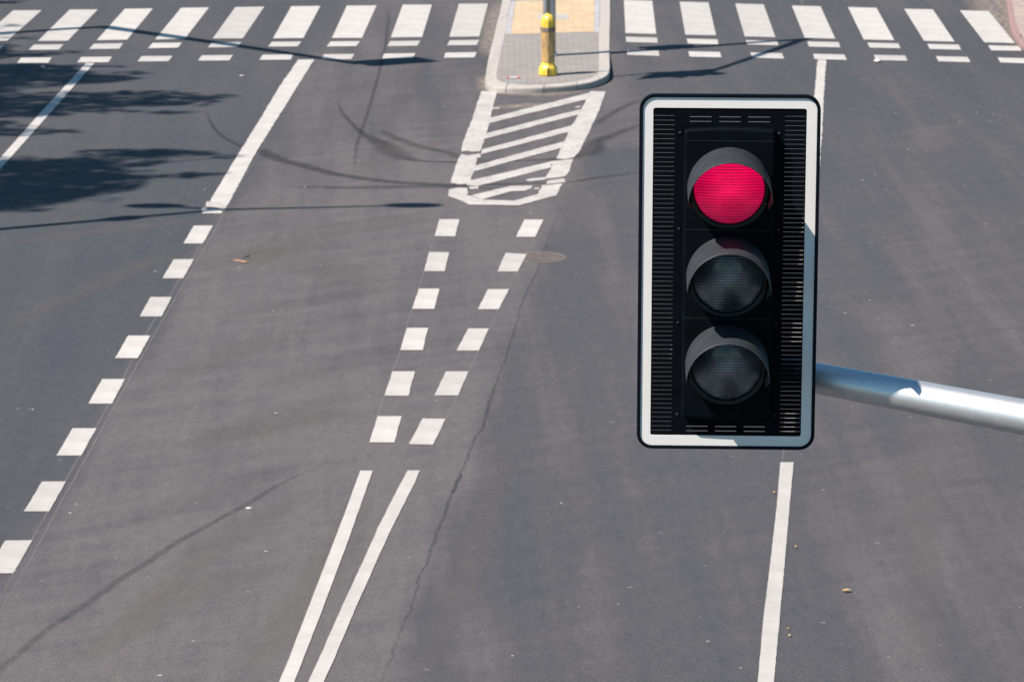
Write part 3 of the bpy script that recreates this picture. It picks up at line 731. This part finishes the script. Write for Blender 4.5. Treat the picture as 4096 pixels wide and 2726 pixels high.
# ------------------------------------------------------------------ masts behind the frame edge whose shadows cross the road
def signal_box(parent, p, rz=0.0, hgt=1.5, wid=.72, board=True):
    """an overhead signal seen only as a shadow: board, housing and visors in one part each"""
    Mx = Matrix.Translation(p) @ Matrix.Rotation(rz, 4, 'Z')
    def fin(bm, name, mat):
        bmesh.ops.transform(bm, matrix=Mx, verts=bm.verts); return bobj(name, bm, mat, parent)
    if board:
        bm = bmesh.new(); box(bm, -wid / 2, wid / 2, -.01, .01, -hgt / 2, hgt / 2); fin(bm, 'backboard', 'black_plastic')
    bm = bmesh.new(); box(bm, -.17, .17, -.11, .09, -hgt * .42, hgt * .42); fin(bm, 'housing', 'black_plastic')
    for q in (-1, 0, 1):
        bm = bmesh.new()
        zc = q * hgt * .27
        for t in range(10):
            a0, a1 = math.pi * t / 10, math.pi * (t + 1) / 10
            v = [bm.verts.new((.15 * math.cos(a), y, zc + .15 * math.sin(a))) for a, y in ((a0, -.12), (a1, -.12), (a1, -.38), (a0, -.38))]
            bm.faces.new(v)
        fin(bm, 'visor', 'visor_plastic')
def cast(px, py, z):
    """a point at height z whose shadow falls on the road at this place"""
    s_ = G(px, py); return Vector((s_.x + SUN.x * -z, s_.y + SUN.y * -z, z))
# mast on the island
mb = G(2197, 222, hgt(222))
top_h = 5.95
mast = empty('signal_mast', mb, 0, 'round grey signal mast rising behind the yellow bollard on the island', 'mast')
bm = bmesh.new(); tube(bm, [(0, 0, 0), (0, 0, 2.5), (0, 0, top_h + .1)], [.108, .10, .085], 32); bobj('pole', bm, 'grey_steel', mast, True)
bm = bmesh.new(); lathe(bm, [(.14, 0), (.14, .03), (.11, .06)], 24); bobj('base_collar', bm, 'grey_steel', mast, True)
e1 = cast(2850, 284, 6.05) - mb
bm = bmesh.new(); tube(bm, [(0, 0, top_h), tuple(Vector((0, 0, top_h)).lerp(e1, .5) + Vector((0, 0, .05))), tuple(e1)], [.085, .07, .055], 20); bobj('arm', bm, 'grey_steel', mast, True)
hs = empty('traffic_signal', mb + e1 + Vector((-.1, -.1, 0)), 0, 'black signal hanging from the arm of the island mast, above the picture', 'traffic light')
signal_box(hs, Vector((0, 0, -.62)), R(65), 1.5)
ps = empty('traffic_signal', mb + Vector((0, 0, 2.85)), 0, 'small signal fixed on the side of the island mast, above the picture', 'traffic light')
signal_box(ps, Vector((-.12, .22, 0)), 0, 1.0, board=False)
# mast at the far left
j2 = cast(420, 107, 6.0); base2 = Vector((j2.x, j2.y, 0))
mast2 = empty('signal_mast', base2, 0, 'grey signal mast out of view at the left, its arm shadow crossing the left zebra', 'mast')
bm = bmesh.new(); tube(bm, [(0, 0, 0), (0, 0, 6.0)], [.13, .12], 24); bobj('pole', bm, 'grey_steel', mast2, True)
e2 = cast(1440, 256, 6.1) - base2
bm = bmesh.new(); tube(bm, [(0, 0, 5.95), tuple(Vector((0, 0, 5.95)).lerp(e2, .5) + Vector((0, 0, .05))), tuple(e2)], [.13, .11, .08], 20); bobj('arm', bm, 'grey_steel', mast2, True)
h2 = empty('traffic_signal', base2 + e2, 0, 'black signal on the arm of the left mast, its shadow on the crossing dashes', 'traffic light')
signal_box(h2, Vector((.0, .0, .75)), R(-50), 1.5, .7)
# double lamp
j3 = cast(893, 838, 8.6); b3 = Vector((j3.x, j3.y, 0))
lamp = empty('street_lamp', b3, 0, 'street lamp with two heads out of view at the left, shadow above the left dashes', 'street lamp')
bm = bmesh.new(); tube(bm, [(0, 0, 0), (0, 0, 4.0), (0, 0, 4.05), (0, 0, 8.6)], [.12, .10, .085, .06], 24); bobj('pole', bm, 'grey_steel', lamp, True)
bm = bmesh.new(); lathe(bm, [(.05, 6.5), (.14, 6.75), (.16, 6.95), (.13, 7.1), (.05, 7.3)], 16); bobj('collar', bm, 'grey_steel', lamp, True)
for (px, py, q) in ((1651, 821, 0), (619, 823, 1)):
    e = cast(px, py, 8.7) - b3
    bm = bmesh.new(); tube(bm, [(0, 0, 8.6), tuple(e)], [.055, .035], 12); bobj('arm', bm, 'grey_steel', lamp, True)
    bm = bmesh.new(); bmesh.ops.create_uvsphere(bm, u_segments=20, v_segments=12, radius=1)
    for v in bm.verts: v.co = Vector((v.co.x * .40, v.co.y * .17, v.co.z * .07)) + e
    bobj('lamp_head', bm, 'grey_steel', lamp, True)

# ------------------------------------------------------------------ trees whose crowns shade the left lanes
def tree(label, root, blobs, hbase, nl_scale=1.0):
    t = empty('tree', root, 0, label, 'tree', 'roadside trees at the left')
    bm = bmesh.new(); vs, fs = [], []
    tube(bm, [(0, 0, 0), (.05, .1, hbase * .5), (.1, .2, hbase), (.3, .1, hbase + 2.2)], [.30, .22, .17, .07], 14)
    trunk = bm
    for (zx, zy, rx, ry, dens) in blobs:
        h0 = hbase + random.uniform(.3, 2.8)
        c = cast(zx * s1, zy * s1, h0) - root
        mid = Vector((.1, .2, hbase)).lerp(c, .5) + Vector((0, 0, random.uniform(.1, .5)))
        tube(trunk, [(.1, .2, hbase - .2), tuple(mid), tuple(c)], [.09, .05, .015], 8)
        # size of the clump in metres at that row
        pm = .109 * (zy * s1 + 1990); ax = rx * s1 / pm; ay = ry * s1 * 137000 / (zy * s1 + 1990) ** 2
        N = int(max(12, ax * ay * math.pi * 150 * dens * nl_scale))
        sub = [(random.uniform(-.8, .8), random.uniform(-.8, .8)) for _ in range(max(3, N // 60))]
        for _ in range(N):
            if random.random() < .25:
                sx, sy = random.choice(sub); u = sx + random.gauss(0, .16); v = sy + random.gauss(0, .16)
            else:
                a = random.random() * 2 * math.pi; q = math.sqrt(random.random()); u = q * math.cos(a); v = q * math.sin(a)
            dz = random.gauss(0, .6)
            P = c + Vector((u * ax - SUN.x * dz, v * ay - SUN.y * dz, dz))
            r0 = random.uniform(.06, .12)
            nrm = Vector((random.gauss(-.3, .6), random.gauss(-.1, .6), 1)).normalized()
            A = nrm.orthogonal().normalized(); A.rotate(Quaternion(nrm, random.random() * 6.28)); B = nrm.cross(A)
            s_ = len(vs)
            vs += [P + A * r0, P + B * r0 * .6, P - A * r0, P - B * r0 * .6]; fs.append((s_, s_ + 1, s_ + 2, s_ + 3))
    bobj('trunk', trunk, 'bark', t, True)
    mesh('crown', vs, fs, 'leaf', t)
lowb = [(250, 1130, 520, 125, 1.1), (100, 1230, 420, 70, 1), (450, 1160, 450, 70, 1), (900, 955, 420, 22, 1), (100, 1020, 300, 40, 1), (0, 1310, 330, 22, .9), (-150, 1150, 300, 150, 1), (700, 1010, 330, 50, 1), (1050, 965, 300, 26, 1), (1420, 985, 130, 14, .7), (600, 1120, 330, 45, 1), (1000, 1105, 300, 20, .9), (200, 1220, 380, 50, 1),
        (1280, 1090, 160, 12, .7), (350, 1040, 350, 45, 1), (-400, 1150, 300, 170, 1), (-10, 1290, 250, 30, .9), (850, 1060, 120, 25, .6)]
midb = [(930, 615, 420, 42, 1.1), (100, 700, 260, 40, 1), (400, 600, 300, 30, .8), (560, 660, 260, 40, 1), (150, 650, 280, 50, .9), (-80, 640, 220, 90, 1), (1340, 605, 130, 12, .7), (1090, 705, 150, 10, .8), (250, 720, 180, 22, .8), (850, 650, 300, 20, .9), (700, 700, 180, 12, .6),
        (150, 830, 200, 24, .9), (420, 825, 130, 13, .8), (-80, 800, 200, 50, 1), (-400, 700, 300, 200, 1), (880, 580, 250, 14, .6)]
upb = [(230, 490, 360, 66, 1.1), (560, 500, 280, 30, 1), (100, 430, 330, 28, .9), (0, 480, 250, 85, 1), (600, 490, 240, 26, 1), (830, 458, 120, 11, .9), (600, 413, 240, 8, .6), (150, 340, 240, 17, 1), (400, 328, 110, 9, .8), (30, 290, 90, 15, .9), (-100, 350, 150, 60, 1),
       (150, 430, 330, 28, .9), (-400, 400, 280, 160, 1), (50, 215, 130, 7, .35), (60, 160, 120, 8, .3), (150, 240, 150, 8, .35)]
farb = [(-20, 18, 130, 12, 1), (90, 12, 60, 6, .7), (-200, 10, 150, 50, 1), (130, -5, 100, 5, .6)]
def rootp(px, py): s_ = G(px, py); return Vector((s_.x, s_.y, 0))
tree('leafy tree beyond the left edge, nearest of the row, shading the lane lowest', cast(-450, 760, 12).xy.to_3d(), lowb, 11.0)
tree('leafy tree beyond the left edge, second of the row, shading the thin line', cast(-500, 420, 12).xy.to_3d(), midb, 11.2)
tree('leafy tree beyond the left edge, third of the row, shading crossing dashes', cast(-520, 260, 12).xy.to_3d(), upb, 11.4)
tree('leafy tree beyond the left edge, farthest of the row, shadow beyond the zebra', cast(-400, 0, 12).xy.to_3d(), farb, 11.2)

# ------------------------------------------------------------------ the overhead signal
ZC = 15.37
ub = (2911 - 2048) / F; vb = -(1093 - 1363) / F
C0 = Vector((ub * ZC, ZC * (cp + vb * sp), CAM_H + ZC * (-sp + vb * cp)))
sig = empty('traffic_signal', C0, 0, 'large black three lamp signal with a white bordered board, top lamp lit red', 'traffic light')
sig.rotation_euler = (0, R(.04), R(-2.2))
def rr(w_, h_, r, n=10):
    pts = []
    for cx, cz, a0 in ((w_ / 2 - r, h_ / 2 - r, 0), (-w_ / 2 + r, h_ / 2 - r, 90), (-w_ / 2 + r, -h_ / 2 + r, 180), (w_ / 2 - r, -h_ / 2 + r, 270)):
        for k in range(n + 1):
            a = R(a0 + 90 * k / n); pts.append((cx + r * math.cos(a), cz + r * math.sin(a)))
    return pts
def ring(name, A, B, y0, y1, mat, parent, bev=0):
    bm = bmesh.new(); n = len(A)
    L = [[bm.verts.new((p[0], y, p[1])) for p in P] for P, y in ((A, y0), (B, y0), (B, y1), (A, y1))]
    for i in range(4):
        P, Q = L[i], L[(i + 1) % 4]
        for k in range(n): bm.faces.new((P[k], P[(k + 1) % n], Q[(k + 1) % n], Q[k]))
    o = bobj(name, bm, mat, parent)
    if bev:
        m_ = o.modifiers.new('b', 'BEVEL'); m_.width = bev; m_.segments = 2; m_.limit_method = 'ANGLE'; m_.angle_limit = R(40)
    return o
# slotted black panel
PW, PHh = .643, 1.413
slits = []
pitch = 1.357 / 69
for k in range(70):
    zc = .672 - pitch * k
    for a, b in ((-.317, -.231), (.231, .317)): slits.append((a, b, zc - .0008, zc + .0008))
for zc in (.668, .648, -.666, -.686):
    for a, b in ((-.167, -.077), (-.045, .045), (.077, .167)): slits.append((a, b, zc - .0015, zc + .0015))
bm = bmesh.new()
us = sorted({-PW / 2, PW / 2, *[round(s_[0], 4) for s_ in slits], *[round(s_[1], 4) for s_ in slits]})
ws = sorted({-PHh / 2, PHh / 2, *[round(s_[2], 5) for s_ in slits], *[round(s_[3], 5) for s_ in slits]})
vt = {}
def V(i, j):
    if (i, j) not in vt: vt[(i, j)] = bm.verts.new((us[i], 0, ws[j]))
    return vt[(i, j)]
for i in range(len(us) - 1):
    for j in range(len(ws) - 1):
        uc, wc = (us[i] + us[i + 1]) / 2, (ws[j] + ws[j + 1]) / 2
        if any(a < uc < b and c < wc < d for a, b, c, d in slits): continue
        bm.faces.new((V(i, j), V(i + 1, j), V(i + 1, j + 1), V(i, j + 1)))
board = bobj('backboard', bm, 'black_plastic', sig)
m_ = board.modifiers.new('s', 'SOLIDIFY'); m_.thickness = .002; m_.offset = 0
ring('reflective_border', rr(.729, 1.501, .052), rr(PW - .002, PHh - .002, .010), -.0045, .0045, 'reflective_white', board)
ring('edge_trim', rr(.757, 1.529, .066), rr(.727, 1.499, .051), -.010, .012, 'black_rim', board, .003)
for x in (-.207, .207):
    for z in (.60, .19, -.215, -.615):
        bm = bmesh.new(); bmesh.ops.create_uvsphere(bm, u_segments=12, v_segments=6, radius=.0055)
        for v in bm.verts: v.co = Vector((v.co.x + x, v.co.y * .7 - .002, v.co.z + z))
        bobj('screw', bm, 'visor_plastic', board, True)
# housing: three stacked modules with a rounded, slightly arched top and bottom
HW, HD = .190, .045
prof = []
for k in range(15):
    x = -HW + 2 * HW * k / 14; prof.append((x, .618 + .010 * (1 - (x / HW) ** 2)))
bot = [(x, -.618 - .008 * (1 - (x / HW) ** 2)) for x, z in reversed(prof)]
bm = bmesh.new(); P = prof + bot
f0 = [bm.verts.new((x, -HD, z)) for x, z in P]; f1 = [bm.verts.new((x, -.003, z)) for x, z in P]
bm.faces.new(f0)
for k in range(len(P)): bm.faces.new((f0[k], f0[(k + 1) % len(P)], f1[(k + 1) % len(P)], f1[k]))
hou = bobj('housing', bm, 'black_plastic', sig)
m_ = hou.modifiers.new('b', 'BEVEL'); m_.width = .012; m_.segments = 4; m_.limit_method = 'ANGLE'; m_.angle_limit = R(40)
bm = bmesh.new(); box(bm, -.18, .18, .003, .16, -.60, .60); bo_ = bobj('rear_housing', bm, 'black_plastic', sig)
m_ = bo_.modifiers.new('b', 'BEVEL'); m_.width = .03; m_.segments = 3
for z in (.195, -.185, .5735):
    bm = bmesh.new(); box(bm, -.184, .184, -HD - .0012, -HD + .001, z - .0012, z + .0012)
    bobj('module_seam', bm, 'slot_lip', hou)
PITCHZ = .379
def lamp_unit(z, mat, label):
    # bezel
    bm = bmesh.new(); n = 64
    prof_ = [(.170, 0), (.170, -.012), (.163, -.016), (.152, -.014), (.149, 0)]
    rg = [[bm.verts.new((r * math.cos(2 * math.pi * k / n), y, r * math.sin(2 * math.pi * k / n))) for k in range(n)] for r, y in prof_]
    for a, b in zip(rg, rg[1:]):
        for k in range(n): bm.faces.new((a[k], a[(k + 1) % n], b[(k + 1) % n], b[k]))
    # latch lugs low on either side
    for t in (222, 318):
        for q in range(4):
            a = R(t + q * 4); a2 = R(t + q * 4 + 4)
            v = [bm.verts.new((r * math.cos(x), y, r * math.sin(x))) for r, x, y in ((.151, a, -.018), (.151, a2, -.018), (.168, a2, -.018), (.168, a, -.018))]
            bm.faces.new(v)
    un = bobj('lamp', bm, 'dark_bezel', sig, True); un.location = (0, -HD, z); un['label'] = label
    # lens dome
    bm = bmesh.new(); rings = []; Rl = .147; hgt = .028; n = 64; m = 14
    ctr = bm.verts.new((0, -hgt - .004, 0))
    for i in range(1, m + 1):
        r = Rl * i / m; y = -.004 - hgt * (1 - (i / m) ** 2)
        rings.append([bm.verts.new((r * math.cos(2 * math.pi * k / n), y, r * math.sin(2 * math.pi * k / n))) for k in range(n)])
    for k in range(n): bm.faces.new((ctr, rings[0][k], rings[0][(k + 1) % n]))
    for a, b in zip(rings, rings[1:]):
        for k in range(n): bm.faces.new((a[k], b[k], b[(k + 1) % n], a[(k + 1) % n]))
    bobj('lens', bm, mat, un, True)
    # visor: a hood open below, full length on top, cut back at its lower corners
    bm = bmesh.new(); n = 72; A0, A1 = R(-20), R(200); LV = .355; rows = 10
    def plen(a):
        d_ = min(a - A0, A1 - a); return LV * (.50 + .50 * sstep(0, R(26), d_)) - .02 * (1 - math.sin(max(0, min(math.pi, a))))
    out, inn = [], []
    for k in range(n + 1):
        a = A0 + (A1 - A0) * k / n; L = plen(a); co, ci = [], []
        for j in range(rows + 1):
            t = j / rows; y = -L * t; r = .176 - .002 * t
            co.append(bm.verts.new((r * math.cos(a), y, r * math.sin(a)))); r2 = r - .0035
            ci.append(bm.verts.new((r2 * math.cos(a), y, r2 * math.sin(a))))
        out.append(co); inn.append(ci)
    for k in range(n):
        for j in range(rows):
            bm.faces.new((out[k][j], out[k][j + 1], out[k + 1][j + 1], out[k + 1][j]))
            bm.faces.new((inn[k][j], inn[k + 1][j], inn[k + 1][j + 1], inn[k][j + 1]))
        bm.faces.new((out[k][-1], inn[k][-1], inn[k + 1][-1], out[k + 1][-1]))
    for c_ in (0, n):
        for j in range(rows): bm.faces.new((out[c_][j], inn[c_][j], inn[c_][j + 1], out[c_][j + 1]))
    bobj('visor', bm, 'visor_plastic', un, True)
lamp_unit(PITCHZ - .008, 'lit_red_lens', 'lit red lamp at the top')
lamp_unit(-.008, 'clear_lens', 'unlit middle lamp')
lamp_unit(-PITCHZ - .008, 'clear_lens', 'unlit bottom lamp')

# ------------------------------------------------------------------ the mast arm that carries it
def at(px, py, zc):
    u = (px - 2048) / F; v = -(py - 1363) / F
    return Vector((u * zc, zc * (cp + v * sp), CAM_H + zc * (-sp + v * cp)))
BH = .20
A_ = at(3270, 1512, 15.66); B_ = at(4096, 1668, 15.32)
dA = (B_ - A_)
start = A_ - dA * .72
end = B_ + dA * .9
root = Vector((end.x + 1.9, end.y - .6, 0))
arm0 = empty('mast_arm', root, 0, 'thick silver metal arm reaching in from the right behind the large signal', 'mast arm')
pts = [start, A_, B_, end, end + Vector((.75, -.22, -.28)), end + Vector((1.4, -.42, -.75)), end + Vector((1.75, -.55, -1.5)), Vector((root.x, root.y, end.z - 2.4)), Vector((root.x, root.y, 0))]
rad = [.058, .0665, .0755, .086, .092, .097, .102, .106, .13]
Q = spline([(*p, r) for p, r in zip(pts, rad)], 12)
bm = bmesh.new(); tube(bm, [Vector(q[:3]) - root for q in Q], [q[3] for q in Q], 48); bobj('arm', bm, 'galvanised', arm0, True)
bm = bmesh.new()
for zz in (.25, -.42):
    box(bm, -.03, .03, .15, .34, zz - .025, zz + .025)
box(bm, -.03, .03, .30, .36, -.5, .35)
bobj('bracket', bm, 'grey_steel', sig)
